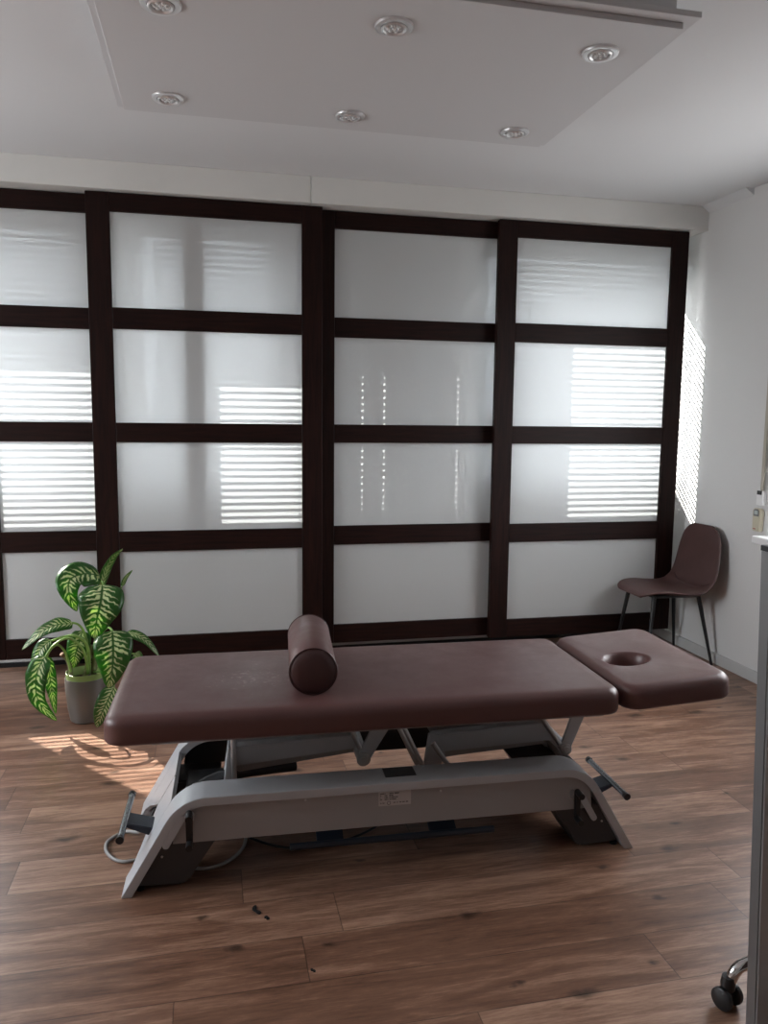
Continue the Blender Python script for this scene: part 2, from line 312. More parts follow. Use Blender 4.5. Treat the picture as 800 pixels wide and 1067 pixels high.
# ------------------------------------------------------------------ helpers
class MB:
    def __init__(s): s.bm = bmesh.new()
    def box(s, x0, x1, y0, y1, z0, z1, bev=0.0, seg=2):
        t = bmesh.new(); bmesh.ops.create_cube(t, size=1)
        for v in t.verts:
            v.co = Vector(((x0+x1)/2 + v.co.x*(x1-x0), (y0+y1)/2 + v.co.y*(y1-y0), (z0+z1)/2 + v.co.z*(z1-z0)))
        if bev: bmesh.ops.bevel(t, geom=t.edges[:], offset=bev, segments=seg, affect='EDGES', profile=0.5)
        return s.add(t)
    def add(s, t, mtx=None):
        if mtx is not None: bmesh.ops.transform(t, matrix=mtx, verts=t.verts)
        vm = [s.bm.verts.new(v.co) for v in t.verts]
        for i, v in enumerate(t.verts): v.index = i
        for f in t.faces:
            try: s.bm.faces.new([vm[v.index] for v in f.verts])
            except ValueError: pass
        t.free(); return s
    def obox(s, c, half, mtx, bev=0.0):
        t = bmesh.new(); bmesh.ops.create_cube(t, size=2)
        for v in t.verts: v.co = Vector((v.co.x*half[0], v.co.y*half[1], v.co.z*half[2]))
        if bev: bmesh.ops.bevel(t, geom=t.edges[:], offset=bev, segments=2, affect='EDGES')
        return s.add(t, Matrix.Translation(Vector(c)) @ mtx.to_4x4())
    def prism(s, pts, y0, y1, bev=0.0):
        """polygon in xz extruded along y"""
        t = bmesh.new()
        a = [t.verts.new((x, y0, z)) for x, z in pts]; b = [t.verts.new((x, y1, z)) for x, z in pts]
        t.faces.new(a); t.faces.new(b[::-1]); n = len(pts)
        for i in range(n): t.faces.new([a[i], a[(i+1) % n], b[(i+1) % n], b[i]][::-1])
        bmesh.ops.recalc_face_normals(t, faces=t.faces[:])
        if bev: bmesh.ops.bevel(t, geom=t.edges[:], offset=bev, segments=2, affect='EDGES')
        return s.add(t)
    def prism_x(s, pts, x0, x1, bev=0.0):
        """polygon in yz extruded along x"""
        t = bmesh.new()
        a = [t.verts.new((x0, y, z)) for y, z in pts]; b = [t.verts.new((x1, y, z)) for y, z in pts]
        t.faces.new(a); t.faces.new(b[::-1]); n = len(pts)
        for i in range(n): t.faces.new([a[i], a[(i+1) % n], b[(i+1) % n], b[i]][::-1])
        bmesh.ops.recalc_face_normals(t, faces=t.faces[:])
        if bev: bmesh.ops.bevel(t, geom=t.edges[:], offset=bev, segments=2, affect='EDGES')
        return s.add(t)
    def tube(s, pts, r, n=12, cap=True, smoothpath=True):
        pts = [Vector(p) for p in pts]
        if smoothpath and len(pts) > 2: pts = spline(pts, 6)
        rs = r if isinstance(r, (list, tuple)) else None
        t = bmesh.new(); rings = []; prev = None
        for i, p in enumerate(pts):
            d = (pts[min(i+1, len(pts)-1)] - pts[max(i-1, 0)]).normalized()
            if prev is None: a = d.orthogonal().normalized()
            else: a = (prev - d*prev.dot(d)).normalized()
            prev = a; b = d.cross(a)
            f = i/(len(pts)-1)
            rr = (rs[0]*(1-f)+rs[1]*f) if rs else r
            rings.append([t.verts.new(p + a*math.cos(2*PI*k/n)*rr + b*math.sin(2*PI*k/n)*rr) for k in range(n)])
        for i in range(len(rings)-1):
            for k in range(n): t.faces.new([rings[i][k], rings[i][(k+1) % n], rings[i+1][(k+1) % n], rings[i+1][k]])
        if cap: t.faces.new(rings[0][::-1]); t.faces.new(rings[-1])
        return s.add(t)
    def lathe(s, prof, n=40, mtx=None, closed=False):
        t = bmesh.new(); rings = []
        for r, z in prof:
            if r < 1e-6: rings.append([t.verts.new((0, 0, z))])
            else: rings.append([t.verts.new((r*math.cos(2*PI*k/n), r*math.sin(2*PI*k/n), z)) for k in range(n)])
        for A, B in zip(rings[:-1], rings[1:]):
            for k in range(n):
                q = [A[k % len(A)], A[(k+1) % len(A)], B[(k+1) % len(B)], B[k % len(B)]]
                u_ = []
                for v in q:
                    if v not in u_: u_.append(v)
                if len(u_) > 2: t.faces.new(u_)
        return s.add(t, mtx)
    def build(s, name, mt, parent=None, smooth=False, sharp=40, kind=None):
        bm = s.bm
        bmesh.ops.recalc_face_normals(bm, faces=bm.faces[:])
        off = Vector((0, 0, 0))
        if parent is not None: off = parent['_w'] if False else WORLD[parent.name]
        else:
            mn = Vector([min(v.co[i] for v in bm.verts) for i in range(3)]); mx = Vector([max(v.co[i] for v in bm.verts) for i in range(3)])
            off = Vector(((mn.x+mx.x)/2, (mn.y+mx.y)/2, mn.z)) if not KEEP_ORIGIN[0] else Vector((0, 0, 0))
        for v in bm.verts: v.co -= off
        me = bpy.data.meshes.new(name); bm.to_mesh(me); bm.free()
        me.materials.append(mt)
        if smooth:
            for p in me.polygons: p.use_smooth = True
            try: me.set_sharp_from_angle(angle=math.radians(sharp))
            except Exception: pass
        o = bpy.data.objects.new(name, me); COL.objects.link(o)
        if parent is not None: o.parent = parent; WORLD[o.name] = off
        else: o.location = off; WORLD[o.name] = off.copy()
        if kind: o['kind'] = kind
        return o
KEEP_ORIGIN = [False]
WORLD = {}     # authored-space origin of every object

def spline(P, k):
    out = []
    for i in range(len(P)-1):
        p0 = P[max(i-1, 0)]; p1 = P[i]; p2 = P[i+1]; p3 = P[min(i+2, len(P)-1)]
        for j in range(k):
            t = j/k
            out.append(0.5*((2*p1)+(p2-p0)*t+(2*p0-5*p1+4*p2-p3)*t*t+(3*p1-p0-3*p2+p3)*t**3))
    out.append(P[-1]); return out

def thing(name, label, cat, loc=(0, 0, 0), group=None, kind=None):
    o = bpy.data.objects.new(name, None); COL.objects.link(o); o.location = loc; o.empty_display_size = 0.1
    WORLD[o.name] = Vector(loc)
    if label: o['label'] = label
    if cat: o['category'] = cat
    if group: o['group'] = group
    if kind: o['kind'] = kind
    return o
def tag(o, label, cat, group=None):
    o['label'] = label; o['category'] = cat
    if group: o['group'] = group
    return o
def rounded_rect(x0, x1, y0, y1, r, n=8, side=0):
    pts = []
    if side:
        C_ = rounded_rect(x0, x1, y0, y1, r, n); q = n+1
        for c in range(4):
            seg = C_[c*q:(c+1)*q]; nx = C_[((c+1)*q) % len(C_)]; a = seg[-1]
            pts += seg + [(a[0]+(nx[0]-a[0])*k/(side+1), a[1]+(nx[1]-a[1])*k/(side+1)) for k in range(1, side+1)]
        return pts
    for cx, cy_, a0 in ((x1-r, y1-r, 0), (x0+r, y1-r, 90), (x0+r, y0+r, 180), (x1-r, y0+r, 270)):
        for k in range(n+1):
            a = math.radians(a0 + 90*k/n); pts.append((cx+r*math.cos(a), cy_+r*math.sin(a)))
    return pts

# ================================================================== ROOM
XL, XR, YB, YR, ZC = -2.6, 2.754, -1.6, 4.42, 2.542      # left, right, back (behind camera), window wall, ceiling
WT = 0.16
def wall_grid(hor0, hor1, z0, z1, holes):
    """rectangles left when holes (a,b,c,d) are cut from [hor0,hor1]x[z0,z1]"""
    hs = sorted({hor0, hor1} | {h for q in holes for h in q[:2]}); zs = sorted({z0, z1} | {z for q in holes for z in q[2:]})
    for i in range(len(hs)-1):
        for j in range(len(zs)-1):
            a, b, c, d = hs[i], hs[i+1], zs[j], zs[j+1]
            if any(q[0] <= (a+b)/2 <= q[1] and q[2] <= (c+d)/2 <= q[3] for q in holes): continue
            yield a, b, c, d
def struct(name, mb, m_, **k): return mb.build(name, m_, kind='structure', **k)

struct('floor', MB().box(XL-WT, XR+WT, YB-WT, YR+WT, -0.12, 0.0), M['floor'])
struct('ceiling', MB().box(XL-WT, XR+WT, YB-WT, YR+WT, ZC, ZC+0.14), M['ceiling'])
# window wall behind the sliding doors
REAR = [(-1.79, -0.66, 0.990, 2.34), (-0.375, 0.36, 1.050, 2.34), (0.44, 1.40, 1.050, 2.34), (1.585, 2.72, 1.050, 2.34)]
mb = MB()
for a, b, c, d in wall_grid(XL, XR, 0, ZC, REAR): mb.box(a, b, YR, YR+WT, c, d)
struct('wall_rear', mb, M['wall'])
LEFT = [(1.7, 3.5, 0.9, 2.25)]
mb = MB()
for a, b, c, d in wall_grid(YB, YR+WT, 0, ZC, LEFT): mb.box(XL-WT, XL, a, b, c, d)
struct('wall_left', mb, M['wall'])
RIGHT = [(2.0, 3.37, 0.775, 2.14)]
mb = MB()
for a, b, c, d in wall_grid(YB, YR+WT, 0, ZC, RIGHT): mb.box(XR, XR+WT, a, b, c, d)
struct('wall_right', mb, M['wall'])
BACK = []
mb = MB()
for a, b, c, d in wall_grid(XL-WT, XR+WT, 0, ZC, BACK): mb.box(a, b, YB-WT, YB, c, d)
struct('wall_back', mb, M['wall_dark'])

# skirting
def skirting(name, x0, x1, y0, y1):
    mb = MB(); mb.box(x0, x1, y0, y1, 0, 0.062, 0.003); return struct(name, mb, M['base'])
skirting('baseboard_right', XR-0.014, XR, YB+0.02, YR-0.012)
mb = MB(); mb.box(XL+0.02, XR-0.02, YR-0.014, YR, 0.0245, 0.075, 0.003); struct('baseboard_rear', mb, M['base'])
skirting('baseboard_left', XL, XL+0.014, YB+0.02, YR-0.012)

# cream beam over the doors, in two lengths, and the small cove on the right
mb = MB().box(XL, 0.5125, 4.06, 4.225, 2.412, ZC, 0.003); struct('trim_1', mb, M['beam'])
mb = MB().box(0.5145, XR, 4.06, 4.225, 2.412, ZC, 0.003); struct('trim_2', mb, M['beam'])
mb = MB().prism([(XR, ZC-0.035), (XR, ZC), (XR-0.05, ZC)], 3.69, 4.06); struct('trim_3', mb, M['ceiling'])
# black strip below the rear skirting: shade of the gap put into its colour
mb = MB(); mb.box(XL+0.02, XR-0.02, YR-0.018, YR-0.0005, 0.0, 0.024); struct('gap_shade', mb, M['black'])
# post standing close behind the glass
mb = MB(); mb.box(-0.118, -0.012, 4.142, 4.20, 0.0, ZC, 0.004); struct('trim_5', mb, M['post'])

# windows in the rear wall
def window(name, x0, x1, z0, z1, mull=None):
    t = thing(name, None, None, ((x0+x1)/2, YR+0.10, z0), kind='structure')
    mb = MB(); f = 0.035; y0, y1 = YR+0.085, YR+0.14
    mb.box(x0, x0+f, y0, y1, z0, z1, .004); mb.box(x1-f, x1, y0, y1, z0, z1, .004)
    mb.box(x0+f, x1-f, y0, y1, z0, z0+f, .004); mb.box(x0+f, x1-f, y0, y1, z1-f, z1, .004)
    mb.build('window_frame', M['pvc'], t)
    MB().box(x0+f, x1-f, YR+0.11, YR+0.116, z0+f, z1-f).build('window_pane', M['clear'], t)
    MB().box(x0+0.002, x1-0.002, YR-0.03, YR+0.083, z0, z0+0.012, .003).build('window_sill', M['sill'], t)
for i, q in enumerate(REAR): window('window_%d' % (i+1), *q)
# windows in the side walls
def side_window(name, xw, sgn, q):
    y0, y1, z0, z1 = q
    t = thing(name, None, None, (xw, (y0+y1)/2, z0), kind='structure')
    xa, xb = sorted((xw+sgn*0.08, xw+sgn*0.14)); f = 0.06; mb = MB(); ym = (y0+y1)/2
    for a, b in ((y0, y0+f), (ym-f/2, ym+f/2), (y1-f, y1)): mb.box(xa, xb, a, b, z0, z1, .004)
    for a, b in ((y0+f, ym-f/2), (ym+f/2, y1-f)):
        mb.box(xa, xb, a, b, z0, z0+f, .004); mb.box(xa, xb, a, b, z1-f, z1, .004)
    mb.build('window_frame', M['pvc'], t)
    return t
side_window('window_5', XL, -1, LEFT[0])
rw = side_window('window_6', XR, 1, RIGHT[0])
# sill board, sticks out past the reveal
mb = MB(); mb.box(XR-0.075, XR+0.078, 1.92, 3.44, 0.735, 0.775, 0.006)
mb.build('window_sill', M['sill'], rw)

# unseen slab outside, added and stepped to cut off the sun's upper edge
mb = MB(); mb.box(-3.2, 0.70, YR+WT, 5.36, 2.75, 2.93); mb.box(0.70, 3.6, YR+WT, 4.98, 2.75, 2.93)
struct('sun_cutoff_slab', mb, M['concrete'])

# ------------------------------------------------------------ sliding doors
ROWS = [(2.321, 1.870), (1.768, 1.311), (1.214, 0.764), (0.661, 0.215)]
ZT, ZB = 2.408, 0.113
def sliding_door(name, x0, x1, px0, px1, yf):
    """x0..x1 overall, px0..px1 panes, yf front face"""
    t = thing(name, None, None, ((x0+x1)/2, yf+0.0175, ZB), kind='structure')
    th = 0.036
    for a, b in ((x0, px0), (px1, x1)):
        MB().box(a, b, yf, yf+th, ZB, ZT, 0.0025).build('stile', M['wood_z'], t)
    edges = [ZT] + [z for r in ROWS for z in r] + [ZB]
    for k in range(0, len(edges), 2):
        MB().box(px0+0.0008, px1-0.0008, yf+0.0012, yf+th-0.001, edges[k+1], edges[k], 0.002).build('rail', M['wood_x'], t)
    for zt, zb in ROWS:
        # one pane; its back face carries the frosting, thin solid sheet
        MB().box(px0-0.006, px1+0.006, yf+0.017, yf+0.0175, zb-0.006, zt+0.006).build('frosted_pane', M['frost'], t)
    return t
sliding_door('door_1', -1.12, -0.462, -1.020, -0.566, 4.160)
sliding_door('door_2', -0.563, 0.577, -0.454, 0.472, 4.100)
sliding_door('door_3', 0.552, 1.655, 0.650, 1.555, 4.160)
sliding_door('door_4', 1.530, 2.664, 1.636, 2.561, 4.100)

# ------------------------------------------------------------ venetian blinds
def blind(x0, x1, z0, z1, tilt, label, holes=()):
    yb = 4.345
    t = thing('venetian_blind', label, 'blind', ((x0+x1)/2, yb, z1), group=None)
    MB().box(x0, x1, yb-0.022, yb+0.022, z1-0.038, z1, 0.003).build('headrail', M['pvc'], t)
    mb = MB(); P = 0.0358; W = 0.025; a = math.radians(tilt)
    z = z1-0.062
    R_ = Matrix.Rotation(-a, 3, 'X') if False else Matrix.Rotation(a, 3, 'X')
    while z > z0+0.03:
        cuts = [x0+0.004] + [c for h in holes for c in (h-0.007, h+0.007)] + [x1-0.004]
        for k in range(0, len(cuts), 2):
            aa, bb = cuts[k], cuts[k+1]
            mb.obox(((aa+bb)/2, yb, z), ((bb-aa)/2, W, 0.0006), R_)
        for h in holes:      # remaining strips of the slat on both sides of the cord hole
            for s_ in (-1, 1):
                c = Vector((h, yb, z)) + R_ @ Vector((0, s_*(W+0.008)/2, 0))
                mb.obox(c, (0.007, (W-0.008)/2, 0.0006), R_)
        z -= P
    mb.build('slats', M['slat'], t)
    MB().box(x0+0.002, x1-0.002, yb-0.016, yb+0.016, z0, z0+0.018, 0.003).build('bottom_rail', M['pvc'], t)
    n = 3 if x1-x0 > 0.7 else 2
    for k in range(n):
        xx = holes[k] if holes and k < len(holes) else x0+0.12+(x1-x0-0.24)*k/(n-1)
        mb = MB()
        for yy in (yb-0.023, yb+0.023): mb.tube([(xx+0.006, yy, z1-0.038), (xx+0.006, yy, z0+0.018)], 0.0016, 6)
        mb.build('ladder_cord', M['cord'], t)
OPEN = 32
blind(-1.88, -0.64, 0.90, 2.33, OPEN, 'venetian blind with open slats behind the leftmost narrow frosted door')
blind(-0.27, 0.40, 0.955, 2.33, OPEN, 'venetian blind with open slats behind the right half of the second frosted door')
blind(0.43, 1.42, 0.955, 2.33, 80, 'closed venetian blind with dots of light at its cords behind the third frosted door', holes=(0.663, 0.783, 1.20))
blind(1.60, 2.725, 0.955, 2.33, OPEN, 'wide venetian blind with open slats behind the rightmost frosted door')

# ------------------------------------------------------------ dropped ceiling panel and its spotlights
t = thing('ceiling_panel', 'white stepped ceiling panel hanging below the ceiling and carrying six round spotlights', 'ceiling panel', (0.5, 2.5, 2.40))
MB().box(-0.272, 1.268, 2.035, 2.995, 2.400, 2.416, 0.0015).build('lower_board', M['panel'], t)
MB().box(-0.295, 1.300, 2.000, 3.02, 2.4165, 2.432, 0.0015).build('upper_board', M['panel'], t)
MB().box(-0.245, 1.243, 2.03, 2.96, 2.4325, ZC-0.001, 0.002).build('box_side', M['panel'], t)
def downlight(x, y):
    t = thing('ceiling_spotlight', None, 'spotlight', (x, y, 2.40))
    r = 0.050; T = Matrix.Translation((x, y, 2.40))
    MB().lathe([(0.036, 0.0), (0.036, -0.006), (0.043, -0.0085), (0.0515, -0.006), (0.053, -0.001), (0.053, 0.0)], 40, T).build('trim_ring', M['ring'], t, smooth=True)
    MB().lathe([(0.0345, -0.0015), (0.0345, -0.009), (0.030, -0.0115), (0.0265, -0.0085), (0.0265, -0.0015)], 40, T).build('tilt_ring', M['ring'], t, smooth=True)
    mb = MB().lathe([(0.0, -0.004), (0.026, -0.004), (0.026, 0.0)], 32, T)
    for k in range(7):
        a = 2*PI*k/6; q = 0.0155 if k < 6 else 0
        mb.lathe([(0.0, -0.0115), (0.004, -0.0105), (0.0072, -0.004)], 16, Matrix.Translation((x+q*math.cos(a), y+q*math.sin(a), 2.40)))
    mb.build('lens_cluster', M['lens'], t, smooth=True)
    return t
def copy_tree(o, parent=None):
    c = o.copy(); COL.objects.link(c)
    if parent: c.parent = parent
    for ch in list(o.children): copy_tree(ch, c)
    return c
first = downlight(0.504, 2.203)
spots = [(0.504, 2.203, 'round chrome ceiling spotlight, middle one of the nearer row of three on the dropped panel'),
         (1.117, 2.212, 'round chrome ceiling spotlight at the near right corner of the dropped panel'),
         (-0.106, 2.232, 'round chrome ceiling spotlight at the near left corner of the dropped panel'),
         (-0.118, 2.852, 'round chrome ceiling spotlight at the far left corner of the dropped panel'),
         (0.499, 2.858, 'round chrome ceiling spotlight, middle one of the farther row of three on the dropped panel'),
         (1.117, 2.864, 'round chrome ceiling spotlight at the far right corner of the dropped panel')]
for i, (x, y, lb) in enumerate(spots):
    o = first if i == 0 else copy_tree(first)
    o.location = (x, y, 2.40); o['label'] = lb; o['group'] = 'spotlights in the dropped ceiling panel'

# ================================================================== TREATMENT COUCH
couch = thing('treatment_couch', 'electric treatment couch with brown upholstery on a silver grey bent steel base', 'treatment couch', (-0.263, 2.16, 0))
def cushion(name, x0, x1, y0, y1, z0, z1, rc, re, mt, tilt=0, hole=None, dome=0.003, rcs=None):
    t = bmesh.new(); rings = []
    prof = []
    for k in range(5): a = PI/2*k/4; prof.append((re*0.45*(1-math.sin(a)), z0 + re*0.45*(1-math.cos(a))))
    for k in range(8): a = PI/2*k/7; prof.append((re*(1-math.cos(a)), z1 - re + re*math.sin(a)))
    prof.append((re+0.010, z1+dome*0.4))
    for ins, z in prof:
        ii = min(ins, rc*0.9)
        pts = rounded_rect(x0+ins, x1-ins, y0+ins, y1-ins, max(rc-ins, 0.012), 6, 8)
        rings.append([t.verts.new((x, y, z)) for x, y in pts])
    n = len(rings[0])
    if hole:
        hx, hy, ha, hb = hole
        def angs(i):
            v = rings[-1][i].co; return math.atan2((v.y-hy)/hb, (v.x-hx)/ha)
        base = [angs(i) for i in range(n)]
        for f, dz, s_ in ((1.22, dome, 1), (1.15, dome-0.001, 1), (1.08, -0.004, 1), (1.0, -0.014, 1), (0.94, -0.032, 1), (0.92, -(z1-z0)+0.002, 1)):
            rings.append([t.verts.new((hx+ha*f*math.cos(a), hy+hb*f*math.sin(a), z1+dz)) for a in base])
    for A, B in zip(rings[:-1], rings[1:]):
        for k in range(n): t.faces.new([A[k], A[(k+1) % n], B[(k+1) % n], B[k]])
    if hole:
        # bottom ring joins the outline round the hole
        A, B = rings[-1], rings[0]
        for k in range(n): t.faces.new([A[k], A[(k+1) % n], B[(k+1) % n], B[k]])
    else:
        t.faces.new(rings[0][::-1]); t.faces.new(rings[-1])
    mb = MB().add(t)
    if tilt:
        P0 = Vector((x0, 0, z0)); R_ = Matrix.Translation(P0) @ Matrix.Rotation(-math.radians(tilt), 4, 'Y') @ Matrix.Translation(-P0)
        bmesh.ops.transform(mb.bm, matrix=R_, verts=mb.bm.verts)
    return mb.build(name, mt, couch, smooth=True, sharp=50)
cushion('cushion', -0.300, 1.232, 2.145, 2.745, 0.448, 0.530, 0.055, 0.032, M['vinyl_worn'])
o = cushion('head_cushion', 1.243, 1.618, 2.150, 2.740, 0.452, 0.530, 0.060, 0.030, M['vinyl'], tilt=4.0, hole=(1.372, 2.40, 0.072, 0.062))
o['label'] = 'brown head section with a face hole, tilted slightly up'
# steel frame below the cushion
mb = MB()
for y in (2.27, 2.62): mb.box(-0.18, 1.22, y-0.02, y+0.02, 0.405, 0.447, .004)
for x in (-0.16, 0.5, 1.19): mb.box(x-0.02, x+0.02, 2.29, 2.60, 0.407, 0.445, .004)
mb.build('top_frame', M['grey_dark'], couch, smooth=True)
mb = MB()
for y in (2.30, 2.59): mb.obox((1.40, y, 0.447), (0.16, 0.012, 0.010), Matrix.Rotation(-math.radians(6), 3, 'Y'), .002)
mb.obox((1.40, 2.445, 0.447), (0.012, 0.140, 0.009), Matrix.Rotation(-math.radians(6), 3, 'Y'), .002)
mb.build('head_frame', M['blackmetal'], couch)

# base: outline of the bent steel shell (left foot, top, right foot)
def arc(cx, cz, r, a0, a1, n):
    return [(cx+r*math.cos(math.radians(a0+(a1-a0)*k/n)), cz+r*math.sin(math.radians(a0+(a1-a0)*k/n))) for k in range(n+1)]
XA, XB, ZTOP = -0.263, 1.292, 0.279
def shell_path(off):
    r = 0.13 - off
    # left slope 59 degrees, right slope 121 degrees
    th = 59.5
    tx = XA + (ZTOP/math.tan(math.radians(th)))           # where slope meets the top plane
    d = 0.13*math.tan(math.radians(th/2))
    cxl = tx + d; cxr = (XB - (ZTOP/math.tan(math.radians(th)))) - d
    cz = ZTOP-0.13
    P = [(XA + off/math.sin(math.radians(th)), 0.0)]
    P += arc(cxl, cz, r, 90+th, 90, 8)
    P += arc(cxr, cz, r, 90, 90-th, 8)
    P += [(XB - off/math.sin(math.radians(th)), 0.0)]
    return P
outer = shell_path(0.0); inner = shell_path(0.025)
ring = outer + inner[::-1]
def in_half(name, y0, y1, front):
    """one long half of the base shell: bent strip"""
    MB().prism(ring, y0, y1, 0.0015).build(name, M['grey'], couch, smooth=True, sharp=35)
in_half('side_rail', 2.16, 2.267, True)
in_half('side_rail', 2.613, 2.72, False)
# end plates follow the slope between the two rails, cut back towards the floor
th = math.radians(59.5)
def end_plate(side):
    for ya, yb, sg in ((2.267, 2.437, 1), (2.443, 2.613, -1)):
        # polygon in (distance along slope, y)
        top, r_ = 0.278, 0.0
        yin, yout = (ya, yb) if sg > 0 else (yb, ya)
        pol = [(0.035, yin), (0.075, yin+sg*0.045), (0.150, yout), (0.262, yout), (0.262, yin)]
        t = bmesh.new(); A = []; B = []
        for s_, y in pol:
            x, z = s_*math.cos(th), s_*math.sin(th)
            A.append(t.verts.new((XA+x, y, z))); B.append(t.verts.new((XA+x+0.012*math.sin(th), y, z-0.012*math.cos(th))))
        t.faces.new(A); t.faces.new(B[::-1]); n = len(pol)
        for i in range(n): t.faces.new([A[i], A[(i+1) % n], B[(i+1) % n], B[i]])
        if side > 0:
            for v in t.verts: v.co.x = XA+XB-v.co.x
        MB().add(t).build('end_plate', M['grey'], couch)
end_plate(-1); end_plate(1)
# side panels set back behind the rim
zb = 0.143
def panel_poly():
    P = [p for p in inner if p[1] >= zb]
    # foot cut points on the slope at zb
    xl = inner[0][0] + (zb/math.tan(th)); xr = inner[-1][0] - (zb/math.tan(th))
    return [(xl+0.03, zb)] + [p for p in P] + [(xr-0.03, zb)]
pp = panel_poly()
side = MB().prism(pp, 2.172, 2.184).build('side_panel', M['grey_dark'], couch)
MB().prism(pp, 2.696, 2.708).build('side_panel', M['cover'], couch)
# dark leg covers inside each foot
def mirror(poly): return [(XA+XB-x, z) for x, z in poly][::-1]
lc = [(-0.232, 0.012), (-0.16, 0.150), (0.010, 0.150), (-0.045, 0.070), (-0.078, 0.016), (-0.098, 0.006)]
for y0, y1 in ((2.19, 2.33), (2.55, 2.69)):
    MB().prism(lc, y0, y1, 0.006).build('leg_cover', M['cover'], couch, smooth=True)
    MB().prism(mirror(lc), y0, y1, 0.006).build('leg_cover', M['cover'], couch, smooth=True)
# rubber feet
for x in (-0.235, 1.264):
    for y in (2.20, 2.68): MB().lathe([(0, 0.0), (0.012, 0.0), (0.012, 0.008), (0, 0.008)], 16, Matrix.Translation((x+ (0.02 if x < 0 else -0.02), y, 0))).build('rubber_foot', M['black'], couch)
# screws on the panel
for x, z in ((-0.182+0.03, 0.098), (0.205+0.05, 0.243), (0.66, 0.238), (1.195, 0.085)):
    MB().lathe([(0, 0.0), (0.0035, 0.0), (0.003, 0.0025), (0, 0.003)], 12, Matrix.Translation((x, 2.1715 if z > 0.15 else 2.1895, z)) @ Matrix.Rotation(PI/2, 4, 'X')).build('screw', M['steel'], couch)
# rating label with small print
o = MB().box(0.471, 0.569, 2.1708, 2.1716, 0.205, 0.249).build('rating_label', M['sticker'], couch)
mb = MB(); random.seed(3)
for z, segs in ((0.243, [(.475, .487), (.489, .491), (.503, .517), (.519, .533)]), (0.237, [(.475, .480), (.489, .497), (.503, .515)]), (0.231, [(.475, .478), (.489, .500), (.503, .529)]), (0.225, [(.475, .481), (.489, .500), (.503, .524)]), (0.214, [(.476, .481), (.483, .489), (.516, .523), (.526, .531), (.534, .540), (.543, .551), (.554, .561)])):
    for a, b in segs:
        x = a
        while x < b-0.001:
            w_ = random.uniform(0.0010, 0.0022); h_ = random.uniform(0.0010, 0.0019)
            mb.box(x, min(x+w_, b), 2.1702, 2.1707, z-h_, z+h_); x += w_+0.0006
ringm = bmesh.new()
mb2 = MB().lathe([(0.0046, 0), (0.0058, 0), (0.0058, 0.0004), (0.0046, 0.0004)], 20, Matrix.Translation((0.502, 2.1707, 0.2135)) @ Matrix.Rotation(PI/2, 4, 'X'))
for f in [mb2.bm]: mb.add(f.copy())
mb.build('label_print', M['ink'], o)
# dark slot plate on the front rail
MB().box(0.497, 0.592, 2.20, 2.262, 0.2792, 0.2802).build('slot_cover', M['cover'], couch)

# side levers with light slotted link
def lever(xp, zp, sg):
    o = MB()
    def capsule(p, q, r):
        an = math.degrees(math.atan2(q[1]-p[1], q[0]-p[0]))
        return arc(q[0], q[1], r, an-90, an+90, 8) + arc(p[0], p[1], r, an+90, an+270, 8)
    k1, k2, k3 = (xp, zp-0.018), (xp-sg*0.022, zp-0.022), (xp-sg*0.066, zp-0.098)
    o.prism(capsule(k2, k3, 0.0095), 2.160, 2.1685)
    o.prism(capsule(k1, k2, 0.0090), 2.1605, 2.168)
    o.build('lever_link', M['grey'], couch, smooth=True)
    a = MB()
    a.prism([(xp-0.010, zp+0.004), (xp+0.010, zp+0.004), (xp+0.009, zp-0.088), (xp-0.009, zp-0.088)], 2.138, 2.150, 0.003)
    for z in (zp, zp-0.084):
        a.tube([(xp, 2.148, z), (xp, 2.112, z-0.001)], 0.0095, 14)
    a.build('side_lever', M['black'], couch, smooth=True)
    MB().tube([(xp-sg*0.0, 2.172, zp-0.018), (xp, 2.150, zp-0.018)], 0.013, 20).build('lever_hub', M['steel'], couch, smooth=True)
lever(-0.072, 0.243, 1)
lever(1.088, 0.212, -1)

# pedal bars at both ends
def pedal(sg):
    xb = -0.268 if sg < 0 else XA+XB+0.268-0.01
    z = 0.15
    MB().tube([(xb, 2.215, z), (xb, 2.475, z)], 0.0095, 14).build('pedal_bar', M['bar'], couch, smooth=True)
    for ya, yb_ in ((2.203, 2.215), (2.475, 2.487)):
        MB().tube([(xb, ya, z), (xb, yb_, z)], 0.0115, 14).build('bar_cap', M['black'], couch, smooth=True)
    x1 = xb+0.105 if sg < 0 else xb-0.105
    pts = [(xb, z), (xb, z-0.012), (x1, z-0.062), (x1, z-0.030)]
    MB().prism(pts, 2.30, 2.37, 0.002).build('pedal_arm', M['blue'], couch)
pedal(-1); pedal(1)

# foot control bar along the floor
MB().tube([(0.212, 2.20, 0.086), (0.84, 2.20, 0.086)], 0.0105, 14).build('foot_bar', M['blue'], couch, smooth=True)
for x0, x1 in ((0.292, 0.372), (0.638, 0.722)):
    MB().prism_x([(2.20, 0.080), (2.20, 0.092), (2.27, 0.130), (2.42, 0.130), (2.42, 0.118), (2.28, 0.118)], x0, x1, 0.002).build('foot_bar_bracket', M['blue'], couch)
MB().box(0.20, 0.92, 2.36, 2.50, 0.10, 0.135, 0.006).build('cross_member', M['cover'], couch)

